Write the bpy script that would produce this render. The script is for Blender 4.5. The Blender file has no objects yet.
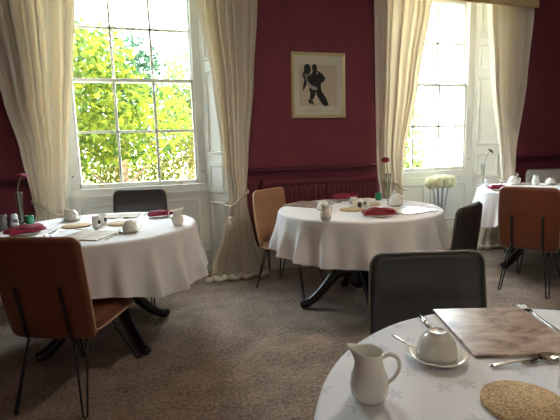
import bpy, math, random
from mathutils import Vector, Matrix
sc = bpy.context.scene
COL = sc.collection
PI = math.pi
rnd = random.Random(7)

# ------------------------------------------------------------------ mesh helper
def sgnpow(v, e):
    return math.copysign(abs(v) ** e, v)

class MB:
    def __init__(self):
        self.v, self.f, self.s = [], [], []
    def add(self, verts, faces, smooth=True):
        o = len(self.v)
        self.v += [tuple(p) for p in verts]
        self.f += [tuple(i + o for i in f) for f in faces]
        self.s += [smooth] * len(faces)
        return self
    def box(self, x0, x1, y0, y1, z0, z1, m=None):
        vs = [Vector(p) for p in ((x0,y0,z0),(x1,y0,z0),(x1,y1,z0),(x0,y1,z0),(x0,y0,z1),(x1,y0,z1),(x1,y1,z1),(x0,y1,z1))]
        if m is not None: vs = [m @ p for p in vs]
        return self.add(vs, [(0,3,2,1),(4,5,6,7),(0,1,5,4),(1,2,6,5),(2,3,7,6),(3,0,4,7)], False)
    def prism(self, pts, a, b, fn):
        """polygon pts extruded between depth a and b; fn(u, v, d) -> point"""
        n = len(pts)
        vs = [fn(u, w, a) for u, w in pts] + [fn(u, w, b) for u, w in pts]
        fs = [tuple(range(n))[::-1], tuple(range(n, 2*n))] + [(i, (i+1) % n, n+(i+1) % n, n+i) for i in range(n)]
        return self.add(vs, fs, False)
    def grid(self, nu, nv, fn, closed_u=False, smooth=True, flip=False):
        vs = [fn(i/(nu if closed_u else nu-1), j/(nv-1)) for j in range(nv) for i in range(nu)]
        fs = []
        for j in range(nv-1):
            for i in range(nu if closed_u else nu-1):
                k = (i+1) % nu
                q = (j*nu+i, j*nu+k, (j+1)*nu+k, (j+1)*nu+i)
                fs.append(q[::-1] if flip else q)
        return self.add(vs, fs, smooth)
    def lathe(self, prof, c=(0,0,0), n=32, warp=None, cap=True):
        """prof: (radius, z) from bottom up; closed ends when radius 0"""
        cx, cy, cz = c
        def p(i, j):
            r, z = prof[j]; a = 2*PI*i/n
            q = Vector((r*math.cos(a), r*math.sin(a), z))
            if warp: q = Vector(warp(q, a, j))
            return (cx+q.x, cy+q.y, cz+q.z)
        vs = [p(i, j) for j in range(len(prof)) for i in range(n)]
        fs = [(j*n+i, j*n+(i+1) % n, (j+1)*n+(i+1) % n, (j+1)*n+i) for j in range(len(prof)-1) for i in range(n)]
        if cap:
            fs.append(tuple(range(n))[::-1]); fs.append(tuple((len(prof)-1)*n+i for i in range(n)))
        return self.add(vs, fs, True)
    def tube(self, pts, r, n=10, cap=True, flat=1.0, up=None):
        P = [Vector(p) for p in pts]; m = len(P)
        R = r if isinstance(r, (list, tuple)) else [r]*m
        vs = []; prev = None
        for i in range(m):
            t = (P[min(i+1, m-1)] - P[max(i-1, 0)])
            if t.length < 1e-9: t = Vector((0,0,1))
            t.normalize()
            if prev is None:
                a = Vector(up) if up else (Vector((0,0,1)) if abs(t.z) < .9 else Vector((1,0,0)))
                prev = a
            x = prev - t*prev.dot(t)
            if x.length < 1e-6: x = t.orthogonal()
            x.normalize(); y = t.cross(x); prev = x
            for k in range(n):
                a = 2*PI*k/n
                vs.append(P[i] + x*(R[i]*flat*math.cos(a)) + y*(R[i]*math.sin(a)))
        fs = [(j*n+i, j*n+(i+1) % n, (j+1)*n+(i+1) % n, (j+1)*n+i) for j in range(m-1) for i in range(n)]
        if cap: fs += [tuple(range(n))[::-1], tuple((m-1)*n+i for i in range(n))]
        return self.add(vs, fs, True)
    def sellip(self, c, h, e=.3, nu=40, nv=20, m=None, fn=None):
        def p(u, v):
            a = 2*PI*u; b = -PI/2 + PI*v
            cb, sb = sgnpow(math.cos(b), e), sgnpow(math.sin(b), e)
            q = Vector((h[0]*cb*sgnpow(math.cos(a), e), h[1]*cb*sgnpow(math.sin(a), e), h[2]*sb))
            if fn: q = Vector(fn(q))
            if m is not None: q = m @ q
            return q + Vector(c)
        return self.grid(nu, nv, p, closed_u=True)
    def build(self, name, mat, parent=None, bevel=0, loc=None, auto=None):
        me = bpy.data.meshes.new(name)
        me.from_pydata(self.v, [], self.f)
        me.polygons.foreach_set('use_smooth', self.s)
        me.materials.append(mat); me.update()
        o = bpy.data.objects.new(name, me); COL.objects.link(o)
        if loc: o.location = loc
        if parent: o.parent = parent
        if bevel:
            b = o.modifiers.new('bevel', 'BEVEL'); b.width = bevel; b.segments = 2; b.limit_method = 'ANGLE'; b.angle_limit = .7
        return o

def spline(pts, n=8):
    P = [Vector(p) for p in pts]; out = []
    for i in range(len(P)-1):
        a, b, c, d = P[max(i-1,0)], P[i], P[i+1], P[min(i+2, len(P)-1)]
        for k in range(n):
            t = k/n
            out.append(.5*((2*b)+(c-a)*t+(2*a-5*b+4*c-d)*t*t+(3*b-a-3*c+d)*t**3))
    out.append(P[-1]); return out

def lerp_rows(rows, z):
    """rows sorted by z: (z, a, b, ...)"""
    if z <= rows[0][0]: return rows[0][1:]
    for p, q in zip(rows, rows[1:]):
        if z <= q[0]:
            t = (z-p[0])/(q[0]-p[0]); t = t*t*(3-2*t)*.5+t*.5
            return tuple(a+(b-a)*t for a, b in zip(p[1:], q[1:]))
    return rows[-1][1:]

def tag(o, label=None, cat=None, group=None, kind=None):
    if label: o['label'] = label
    if cat: o['category'] = cat
    if group: o['group'] = group
    if kind: o['kind'] = kind
    return o
def thing(name, label, cat, loc=(0,0,0), rz=0, group=None):
    o = bpy.data.objects.new(name, None); COL.objects.link(o)
    o.empty_display_size = .05
    o.location = loc; o.rotation_euler = (0,0,rz)
    return tag(o, label, cat, group)
def copy_tree(o, parent=None):
    c = o.copy(); COL.objects.link(c)
    if parent: c.parent = parent
    for ch in list(o.children): copy_tree(ch, c)
    return c
def place(o, loc, rz=0, label=None, group=None, s=None):
    o.location = loc; o.rotation_euler = (0,0,rz)
    if label: o['label'] = label
    if group: o['group'] = group
    if s: o.scale = s if isinstance(s, tuple) else (s,s,s)
    return o

# ------------------------------------------------------------------ materials
def lin(c):
    return tuple(((v/255)/12.92 if v/255 <= .04045 else ((v/255+.055)/1.055)**2.4) for v in c) + (1,)
def principled(name):
    m = bpy.data.materials.new(name); m.use_nodes = True
    return m, m.node_tree.nodes, m.node_tree.links, m.node_tree.nodes['Principled BSDF']
def mat(name, c, rough=.6, metal=0, spec=.5, coat=0, var=.0, scale=8, bump=0, bscale=60, sheen=0, emit=None, detail=4, stretch=None):
    m, N, L, b = principled(name)
    b.inputs['Roughness'].default_value = rough; b.inputs['Metallic'].default_value = metal
    b.inputs['Specular IOR Level'].default_value = spec; b.inputs['Coat Weight'].default_value = coat
    b.inputs['Coat Roughness'].default_value = .15
    b.inputs['Sheen Weight'].default_value = sheen
    col = lin(c); b.inputs['Base Color'].default_value = col
    tc = N.new('ShaderNodeTexCoord'); src = tc.outputs['Object']
    if stretch:
        mp = N.new('ShaderNodeMapping'); mp.inputs['Scale'].default_value = stretch
        L.new(src, mp.inputs['Vector']); src = mp.outputs['Vector']
    if var:
        n = N.new('ShaderNodeTexNoise'); n.inputs['Scale'].default_value = scale; n.inputs['Detail'].default_value = detail
        L.new(src, n.inputs['Vector'])
        r = N.new('ShaderNodeValToRGB')
        r.color_ramp.elements[0].position = .3; r.color_ramp.elements[1].position = .7
        r.color_ramp.elements[0].color = tuple(v*(1-var) for v in col[:3])+(1,)
        r.color_ramp.elements[1].color = tuple(min(1, v*(1+var)) for v in col[:3])+(1,)
        L.new(n.outputs['Fac'], r.inputs['Fac']); L.new(r.outputs['Color'], b.inputs['Base Color'])
    if bump:
        n = N.new('ShaderNodeTexNoise'); n.inputs['Scale'].default_value = bscale; n.inputs['Detail'].default_value = 3
        L.new(src, n.inputs['Vector'])
        bp = N.new('ShaderNodeBump'); bp.inputs['Strength'].default_value = bump; bp.inputs['Distance'].default_value = .004
        L.new(n.outputs['Fac'], bp.inputs['Height']); L.new(bp.outputs['Normal'], b.inputs['Normal'])
    return m

def translucent(name, c, tc, mix, rough=.8, island=0, bump=0):
    m = bpy.data.materials.new(name); m.use_nodes = True
    N, L = m.node_tree.nodes, m.node_tree.links; N.clear()
    out = N.new('ShaderNodeOutputMaterial'); mx = N.new('ShaderNodeMixShader'); mx.inputs[0].default_value = mix
    d = N.new('ShaderNodeBsdfDiffuse'); t = N.new('ShaderNodeBsdfTranslucent')
    d.inputs['Color'].default_value = lin(c); t.inputs['Color'].default_value = lin(tc)
    if island:
        g = N.new('ShaderNodeNewGeometry')
        for node, base in ((d, lin(c)), (t, lin(tc))):
            r = N.new('ShaderNodeValToRGB'); e = r.color_ramp.elements
            e[0].color = (base[0]*(1-island*.9), base[1]*(1-island*.65), base[2]*(1-island*.3), 1)
            e[1].color = (min(1, base[0]*(1+island)), min(1, base[1]*(1+island*.7)), base[2]*(1+island*.2), 1)
            L.new(g.outputs['Random Per Island'], r.inputs['Fac']); L.new(r.outputs['Color'], node.inputs['Color'])
    if bump:
        tcn = N.new('ShaderNodeTexCoord'); n = N.new('ShaderNodeTexNoise'); n.inputs['Scale'].default_value = 350
        L.new(tcn.outputs['Object'], n.inputs['Vector'])
        bp = N.new('ShaderNodeBump'); bp.inputs['Strength'].default_value = bump; bp.inputs['Distance'].default_value = .002
        L.new(n.outputs['Fac'], bp.inputs['Height']); L.new(bp.outputs['Normal'], d.inputs['Normal'])
    L.new(d.outputs[0], mx.inputs[1]); L.new(t.outputs[0], mx.inputs[2]); L.new(mx.outputs[0], out.inputs['Surface'])
    return m

def pane_glass(name, tint=(1,1,1,1), gl=.06):
    m = bpy.data.materials.new(name); m.use_nodes = True
    N, L = m.node_tree.nodes, m.node_tree.links; N.clear()
    out = N.new('ShaderNodeOutputMaterial'); mx = N.new('ShaderNodeMixShader')
    t = N.new('ShaderNodeBsdfTransparent'); g = N.new('ShaderNodeBsdfGlossy'); g.inputs['Roughness'].default_value = .03
    t.inputs['Color'].default_value = tint
    lw = N.new('ShaderNodeLayerWeight'); lw.inputs['Blend'].default_value = .15
    mu = N.new('ShaderNodeMath'); mu.operation = 'MULTIPLY_ADD'; mu.inputs[1].default_value = .7; mu.inputs[2].default_value = gl*.3
    L.new(lw.outputs['Fresnel'], mu.inputs[0]); L.new(mu.outputs[0], mx.inputs[0])
    L.new(t.outputs[0], mx.inputs[1]); L.new(g.outputs[0], mx.inputs[2]); L.new(mx.outputs[0], out.inputs['Surface'])
    return m

def carpet_mat():
    m, N, L, b = principled('carpet')
    tc = N.new('ShaderNodeTexCoord')
    n1 = N.new('ShaderNodeTexNoise'); n1.inputs['Scale'].default_value = 48; n1.inputs['Detail'].default_value = 6; n1.inputs['Roughness'].default_value = .8
    n2 = N.new('ShaderNodeTexNoise'); n2.inputs['Scale'].default_value = 5; n2.inputs['Detail'].default_value = 3
    ad = N.new('ShaderNodeMath'); ad.operation = 'MULTIPLY_ADD'; ad.inputs[1].default_value = .35
    L.new(tc.outputs['Object'], n1.inputs['Vector']); L.new(tc.outputs['Object'], n2.inputs['Vector'])
    L.new(n2.outputs['Fac'], ad.inputs[0]); L.new(n1.outputs['Fac'], ad.inputs[2])
    r = N.new('ShaderNodeValToRGB'); e = r.color_ramp.elements
    e[0].position = .48; e[0].color = lin((62,50,42)); e[1].position = .88; e[1].color = lin((186,162,142))
    L.new(ad.outputs[0], r.inputs['Fac']); L.new(r.outputs['Color'], b.inputs['Base Color'])
    b.inputs['Roughness'].default_value = .95; b.inputs['Specular IOR Level'].default_value = .1; b.inputs['Sheen Weight'].default_value = .2
    bp = N.new('ShaderNodeBump'); bp.inputs['Strength'].default_value = .6; bp.inputs['Distance'].default_value = .01
    L.new(n1.outputs['Fac'], bp.inputs['Height']); L.new(bp.outputs['Normal'], b.inputs['Normal'])
    return m

def marble_mat():
    m, N, L, b = principled('marbled_mat')
    tc = N.new('ShaderNodeTexCoord'); mp = N.new('ShaderNodeMapping')
    mp.inputs['Scale'].default_value = (9, 15, 1); mp.inputs['Rotation'].default_value = (0,0,.7)
    n = N.new('ShaderNodeTexNoise'); n.inputs['Scale'].default_value = 1.3; n.inputs['Detail'].default_value = 8; n.inputs['Roughness'].default_value = .65; n.inputs['Distortion'].default_value = .8
    r = N.new('ShaderNodeValToRGB'); e = r.color_ramp.elements
    e[0].position = .34; e[0].color = lin((112,84,72)); e[1].position = .64; e[1].color = lin((206,190,174))
    k = e.new(.5); k.color = lin((178,154,138))
    L.new(tc.outputs['Object'], mp.inputs['Vector']); L.new(mp.outputs['Vector'], n.inputs['Vector']); L.new(n.outputs['Fac'], r.inputs['Fac'])
    L.new(r.outputs['Color'], b.inputs['Base Color']); b.inputs['Roughness'].default_value = .28
    b.inputs['Specular IOR Level'].default_value = .6
    return m

def damask_mat():
    """white woven cloth with scattered pale five pointed star motifs"""
    m, N, L, b = principled('star_damask')
    tc = N.new('ShaderNodeTexCoord')
    v = N.new('ShaderNodeTexVoronoi'); v.inputs['Scale'].default_value = 10.5; v.inputs['Randomness'].default_value = .55
    v.voronoi_dimensions = '2D'
    L.new(tc.outputs['Object'], v.inputs['Vector'])
    sc_ = N.new('ShaderNodeVectorMath'); sc_.operation = 'SCALE'; sc_.inputs['Scale'].default_value = 1
    sub = N.new('ShaderNodeVectorMath'); sub.operation = 'SUBTRACT'
    L.new(tc.outputs['Object'], sub.inputs[0]); L.new(v.outputs['Position'], sub.inputs[1])
    sx = N.new('ShaderNodeSeparateXYZ'); L.new(sub.outputs[0], sx.inputs[0])
    at = N.new('ShaderNodeMath'); at.operation = 'ARCTAN2'; L.new(sx.outputs['Y'], at.inputs[0]); L.new(sx.outputs['X'], at.inputs[1])
    m5 = N.new('ShaderNodeMath'); m5.operation = 'MULTIPLY'; m5.inputs[1].default_value = 5; L.new(at.outputs[0], m5.inputs[0])
    cs = N.new('ShaderNodeMath'); cs.operation = 'COSINE'; L.new(m5.outputs[0], cs.inputs[0])
    lim = N.new('ShaderNodeMath'); lim.operation = 'MULTIPLY_ADD'; lim.inputs[1].default_value = .0075; lim.inputs[2].default_value = .0135; L.new(cs.outputs[0], lim.inputs[0])
    cmb = N.new('ShaderNodeCombineXYZ'); L.new(sx.outputs['X'], cmb.inputs[0]); L.new(sx.outputs['Y'], cmb.inputs[1])
    ln = N.new('ShaderNodeVectorMath'); ln.operation = 'LENGTH'; L.new(cmb.outputs[0], ln.inputs[0])
    df = N.new('ShaderNodeMath'); df.operation = 'SUBTRACT'; L.new(lim.outputs[0], df.inputs[0]); L.new(ln.outputs['Value'], df.inputs[1])
    mr = N.new('ShaderNodeMapRange'); mr.inputs['From Min'].default_value = -.001; mr.inputs['From Max'].default_value = .002
    L.new(df.outputs[0], mr.inputs['Value'])
    nz = N.new('ShaderNodeTexNoise'); nz.inputs['Scale'].default_value = 160; L.new(tc.outputs['Object'], nz.inputs['Vector'])
    ml = N.new('ShaderNodeMath'); ml.operation = 'MULTIPLY'; L.new(mr.outputs[0], ml.inputs[0]); L.new(nz.outputs['Fac'], ml.inputs[1])
    r = N.new('ShaderNodeMix'); r.data_type = 'RGBA'
    r.inputs['A'].default_value = lin((236,236,240)); r.inputs['B'].default_value = lin((198,200,208))
    L.new(ml.outputs[0], r.inputs['Factor']); L.new(r.outputs['Result'], b.inputs['Base Color'])
    b.inputs['Roughness'].default_value = .75; b.inputs['Specular IOR Level'].default_value = .25
    return m

def cork_mat():
    m, N, L, b = principled('cork')
    tc = N.new('ShaderNodeTexCoord')
    v = N.new('ShaderNodeTexVoronoi'); v.inputs['Scale'].default_value = 380
    L.new(tc.outputs['Object'], v.inputs['Vector'])
    n = N.new('ShaderNodeTexNoise'); n.inputs['Scale'].default_value = 40; L.new(tc.outputs['Object'], n.inputs['Vector'])
    sp = N.new('ShaderNodeSeparateColor'); L.new(v.outputs['Color'], sp.inputs[0])
    r = N.new('ShaderNodeValToRGB'); e = r.color_ramp.elements
    e[0].position = 0; e[0].color = lin((140,108,70)); e[1].position = 1; e[1].color = lin((232,208,166))
    k = e.new(.45); k.color = lin((198,166,122))
    L.new(sp.outputs[0], r.inputs['Fac']); L.new(r.outputs['Color'], b.inputs['Base Color'])
    b.inputs['Roughness'].default_value = .9
    return m

M = {}
M['carpet'] = carpet_mat()
M['red'] = mat('maroon_paint', (120,56,66), .75, spec=.25, var=.06, scale=3)
M['red_gloss'] = mat('maroon_radiator_paint', (112,46,56), .45, spec=.4)
M['red_rail'] = mat('dark_plum_paint', (84,28,48), .5, spec=.4)
M['white_paint'] = mat('white_gloss_paint', (232,231,222), .4, spec=.4, var=.03, scale=4)
M['white_wall'] = mat('ceiling_paint', (235,230,220), .9)
M['stone'] = mat('outside_stone', (196,180,150), .9, var=.2, scale=9, bump=.4, bscale=20)
M['glass'] = pane_glass('window_glass', (.99,1,.99,1))
M['clear'] = pane_glass('clear_glass', (.93,.95,.94,1), .25)
M['green_glass'] = mat('green_glass', (20,140,90), .08, spec=.8, coat=.5)
M['curtain'] = translucent('cream_curtain_linen', (230,220,206), (238,218,176), .15, bump=.3)
M['pelmet'] = mat('cream_pelmet_fabric', (214,188,142), .9, bump=.3, bscale=300)
M['rope'] = mat('cream_rope', (212,200,178), .9, bump=.8, bscale=220)
M['cloth'] = mat('white_table_linen', (238,234,232), .85, spec=.2, bump=.1, bscale=250)
M['damask'] = damask_mat()
M['tan'] = mat('tan_leather', (168,122,86), .42, spec=.45, var=.07, scale=9, bump=.15, bscale=180)
M['backlit_tan'] = mat('backlit_tan_leather', (116,62,40), .42, spec=.45, var=.08, scale=8, bump=.15, bscale=180)  # tan leather, backlit shade painted in as a darker base colour
M['charcoal'] = mat('charcoal_leather', (58,51,44), .36, spec=.5, var=.06, scale=9, bump=.12, bscale=180)
M['sheen_leather'] = mat('mid_grey_leather', (196,194,186), .36, spec=.5, var=.05, bump=.12, bscale=180)  # dark leather, window reflection painted in as a pale base colour
M['pipe_tan'] = mat('tan_piping', (205,170,135), .5)
M['pipe_grey'] = mat('grey_piping', (120,110,98), .5)
M['iron'] = mat('black_iron', (22,20,20), .35, spec=.5)
M['ebony'] = mat('black_lacquered_wood', (20,15,14), .28, spec=.5, coat=.3, var=.2, scale=12)
M['china'] = mat('white_china', (238,234,224), .12, spec=.55, coat=.3)
M['china_in'] = mat('white_china_footring', (240,238,230), .2)
M['cork'] = cork_mat()
M['marble'] = marble_mat()
M['steel'] = mat('polished_steel', (205,200,190), .16, metal=1)
M['napkin'] = mat('magenta_napkin', (158,30,66), .8, bump=.25, bscale=240, sheen=.2)
M['napkin_red'] = mat('crimson_napkin', (140,20,40), .8, bump=.25, bscale=240, sheen=.2)
M['petal'] = mat('dark_pink_petal', (160,28,62), .6)
M['petal_red'] = mat('dark_red_petal', (130,16,24), .6)
M['petal_dry'] = mat('wilted_brown_petal', (98,42,40), .7)
M['stem'] = mat('pale_green_stem', (150,160,120), .6)
M['stem_brown'] = mat('brown_stem', (150,120,96), .6)
M['pompom'] = mat('cream_blossom', (240,240,196), .8, var=.1, scale=40, sheen=.3)
M['silver'] = mat('silver_stem', (190,192,198), .35, metal=.7)
M['frame'] = mat('pale_gilt_frame', (206,190,142), .35, metal=.25, spec=.6)
M['mount'] = mat('ivory_mount', (218,210,194), .9)
M['paper'] = mat('print_paper', (206,188,170), .9, var=.04, scale=6)
M['ink'] = mat('charcoal_ink', (36,34,38), .9, var=.3, scale=60)
M['ink_grey'] = mat('grey_ink', (120,116,116), .9, var=.2, scale=60)
M['ink_pale'] = mat('pale_ink', (178,166,156), .9, var=.1, scale=60)
M['ink_line'] = mat('pencil', (120,116,112), .9)
M['black'] = mat('black_label', (26,24,24), .6)
M['brass'] = mat('brass', (196,168,96), .3, metal=1)
M['plastic_white'] = mat('white_cap', (225,226,226), .4)
M['salt'] = mat('white_salt', (232,232,232), .9)
M['grey_metal'] = mat('brushed_grey_metal', (150,150,142), .4, metal=.6)
M['leaf'] = translucent('leaf_yellow_green', (64,78,36), (122,130,44), .5, island=.8)
M['leaf_olive'] = translucent('leaf_olive', (66,66,32), (100,96,40), .45, island=.6)
M['leaf_dark'] = translucent('leaf_blue_green', (48,68,52), (60,82,56), .35, island=.4)
M['leaf_pale'] = translucent('leaf_pale', (88,102,60), (124,134,78), .5, island=.5)
M['bark'] = mat('bark', (84,64,40), .95, var=.3, scale=14, bump=.8, bscale=20)
M['lawn'] = mat('lawn', (92,104,44), .95, var=.3, scale=3)
M['gravel'] = mat('pale_gravel', (226,218,204), .95, var=.08, scale=20)

# ------------------------------------------------------------------ room shell
YW = 4.19        # inner face of the window wall
YS = 4.49        # plane of the sashes
W1, W2 = 0.0, 3.21
def struct(o, label=None):
    o['kind'] = 'structure'
    if label: o['label'] = label
    return o
XL, XR, YB, ZC = -2.6, 6.0, -3.2, 3.15
struct(MB().box(XL-.2, XR+.2, YB-.2, YW+.33, -.1, 0).build('floor', M['carpet']), 'mottled brown grey carpet')
struct(MB().box(XL-.2, XR+.2, YB-.2, YW+.6, ZC, ZC+.2).build('ceiling', M['white_wall']), 'pale ceiling')
HA, HB = {W1: .78, W2: .75}, {W1: .79, W2: .87}   # half widths of the openings, left and right
ZT = 2.98
w = MB()
for a, b in ((XL, W1-HA[W1]), (W1+HB[W1], W2-HA[W2]), (W2+HB[W2], XR)):
    w.box(a, b, YW, YW+.33, 0, ZC)
for c in (W1, W2): w.box(c-HA[c], c+HB[c], YW, YW+.33, ZT, ZC)
struct(w.build('wall_front', M['red']), 'maroon wall with the two windows')
struct(MB().box(XL-.2, XL, YB, YW+.33, 0, ZC).build('wall_left', M['red']))
struct(MB().box(XR, XR+.2, YB, YW+.33, 0, ZC).build('wall_right', M['red']))
struct(MB().box(XL-.2, XR+.2, YB-.2, YB, 0, ZC).build('wall_back', M['white_wall']))
# outer leaf of the wall, stone, seen through the glass
w = MB()
xs = [XL-.2, W1-.66, W1+.66, W2-.66, W2+.70, XR+.2]
for a, b in ((xs[0], xs[1]), (xs[2], xs[3]), (xs[4], xs[5])): w.box(a, b, YW+.36, YW+.66, -.6, ZC+.2)
for c in (W1, W2):
    w.box(c-.70, c+.74, YW+.36, YW+.66, -.6, .84); w.box(c-.70, c+.74, YW+.36, YW+.66, 2.90, ZC+.2)
struct(w.build('wall_outside', M['stone']), 'stone outer face of the window wall')
# skirting and dado
def rail(name, x0, x1, z0, z1, d, m, lab):
    o = MB()
    h = z1-z0
    o.prism([(0,0),(d,0),(d,h*.55),(d*.75,h*.72),(d*.75,h*.86),(d*.3,h),(0,h)], x0, x1, lambda u, v, dd: (dd, YW-u, z0+v))
    return struct(o.build(name, m), lab)
for i, (a, b) in enumerate(((XL, W1-HA[W1]), (W1+HB[W1], W2-HA[W2]), (W2+HB[W2], XR))):
    rail(f'baseboard_{("left","middle","right")[i]}', a, b, 0, .255, .022, M['white_paint'], 'white skirting board')
    o = MB(); o.prism([(0,0),(.012,0),(.014,.03),(.028,.04),(.028,.062),(.02,.072),(0,.075)], a, b, lambda u, v, dd: (dd, YW-u, .965+v))
    struct(o.build(f'trim_{i+1}', M['red_rail']), 'plum painted dado rail')

# ------------------------------------------------------------------ windows
def panel(mb, origin, ux, uz, w_, h_, d=.014, t=.035):
    """raised moulding frame of a joinery panel on a plane; ux, uz unit axes"""
    o, ux, uz = Vector(origin), Vector(ux), Vector(uz); n = ux.cross(uz)
    for (a0, a1, b0, b1) in ((0,w_,0,t),(0,w_,h_-t,h_),(0,t,t,h_-t),(w_-t,w_,t,h_-t)):
        pr = []
        for (a, b) in ((a0,b0),(a1,b0),(a1,b1),(a0,b1)):
            pr.append(o + ux*a + uz*b)
        ins = .35*t
        top = [pr[0]+(ux+uz)*ins+n*d, pr[1]+(-ux+uz)*ins+n*d, pr[2]+(-ux-uz)*ins+n*d, pr[3]+(ux-uz)*ins+n*d]
        mb.add(pr+top, [(4,5,6,7),(0,1,5,4),(1,2,6,5),(2,3,7,6),(3,0,4,7)], False)
def window(i, cx):
    root = bpy.data.objects.new(f'window_{i}', None); COL.objects.link(root)
    root.location = (cx, YS, 0); root['kind'] = 'structure'
    root['label'] = ('white twelve pane sash window behind the left table', 'white sash window above the cream flowers')[i-1]
    fr = MB()
    ZB, ZM, ZTOP = .855, 1.895, 2.86
    # box frame
    for s in (-1, 1):
        a, b = sorted((s*.548, s*.635)); fr.box(a, b, -.045, .06, ZB, ZTOP+.05)
        a, b = sorted((s*.535, s*.548)); fr.box(a, b, -.012, -.002, ZB+.05, ZTOP)
    fr.box(-.635, .635, -.045, .06, ZTOP, ZTOP+.09)
    fr.box(-.635, .635, -.075, .06, ZB-.03, ZB+.045)
    fr.build('window_frame', M['white_paint'], root, .004)
    def sash(y, z0, z1, hb, ht, rows, nm):
        s = MB()
        for sg in (-1, 1):
            a, b = sorted((sg*.527, sg*.56)); s.box(a, b, y-.02, y+.02, z0, z1)
        s.box(-.56, .56, y-.02, y+.02, z0, z0+hb); s.box(-.56, .56, y-.02, y+.02, z1-ht, z1)
        for x in (-.177, .177):
            s.box(x-.012, x+.012, y-.016, y+.016, z0+hb, z1-ht)
        for z in rows: s.box(-.527, .527, y-.016, y+.016, z-.012, z+.012)
        so = s.build(nm, M['white_paint'], root, .003)
        g = MB(); g.box(-.535, .535, y-.002, y+.002, z0+hb-.01, z1-ht+.01)
        g.build('glass_pane', M['glass'], so)
        return so
    lo = sash(-.005, .898, ZM+.012, .042, .03, (1.42,), 'lower_sash')
    sash(.045, ZM-.02, ZTOP, .03, .05, (2.365,), 'upper_sash')
    for x in (-.36, .36):   # sash lifts
        l = MB(); l.tube(spline([(x-.02,-.03,.925),(x-.012,-.045,.93),(x+.012,-.045,.93),(x+.02,-.03,.925)],4), .006, 8)
        l.lathe([(.001,0),(.014,.001),(.012,.006),(.001,.007)], (x,-.035,.918), 12)
        l.build('sash_lift', M['brass'], lo)
    for s in (-1, 1):
        l = MB(); l.lathe([(.001,-.006),(.008,-.004),(.008,.004),(.001,.006)], (s*.595,-.05,1.02), 10); l.build('sash_stop', M['iron'], root)
    # panelled apron, splayed shutter boxes and soffit
    t = MB()
    ya = YS-.07
    t.box(cx-.64, cx+.64, ya, ya+.05, 0, .835)
    t.box(cx-.66, cx+.66, ya-.03, ya+.05, .81, .835)
    panel(t, (cx-.55, ya, .30), (1,0,0), (0,0,1), .52, .46)
    panel(t, (cx+.03, ya, .30), (1,0,0), (0,0,1), .52, .46)
    t.box(cx-.64, cx+.64, ya-.022, ya, 0, .2); t.box(cx-.64, cx+.64, ya-.03, ya, .2, .225)
    for s in (-1, 1):
        A = Vector((cx+s*.625, ya+.02, 0)); B = Vector((cx+s*((HB if s > 0 else HA)[cx]-.002), YW+.004, 0)); d = (B-A); L_ = d.length; d.normalize()
        nrm = Vector((-s*abs(d.y), -abs(d.x), 0))
        q = [A, B, B-nrm*.03, A-nrm*.03]
        t.add([p for p in q]+[p+Vector((0,0,ZT)) for p in q], [(0,3,2,1),(4,5,6,7),(0,1,5,4),(1,2,6,5),(2,3,7,6),(3,0,4,7)], False)
        for z0, h in ((.30,.42),(.80,.30),(1.18,.80),(2.06,.30),(2.42,.42)):
            if s > 0: panel(t, A + d*.05 + Vector((0,0,z0)), d*1, (0,0,1), L_-.09, h, d=-.014 if (d.cross(Vector((0,0,1)))).dot(nrm) < 0 else .014)
            else: panel(t, A + d*.05 + Vector((0,0,z0)), d*1, (0,0,1), L_-.09, h, d=-.014 if (d.cross(Vector((0,0,1)))).dot(nrm) < 0 else .014)
        for z0, z1, w_ in ((0,.2,.02),(.2,.225,.028),(.835,.86,.014)):
            q = [A+nrm*w_, B+nrm*w_, B, A]
            t.add([p+Vector((0,0,z0)) for p in q]+[p+Vector((0,0,z1)) for p in q], [(0,3,2,1),(4,5,6,7),(0,1,5,4),(1,2,6,5),(2,3,7,6),(3,0,4,7)], False)
    t.box(cx-HA[cx], cx+HB[cx], YW, YS-.04, ZT-.03, ZT)
    struct(t.build(f'trim_{i+3}', M['white_paint']), 'white panelled window recess')
window(1, W1); window(2, W2)

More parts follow.
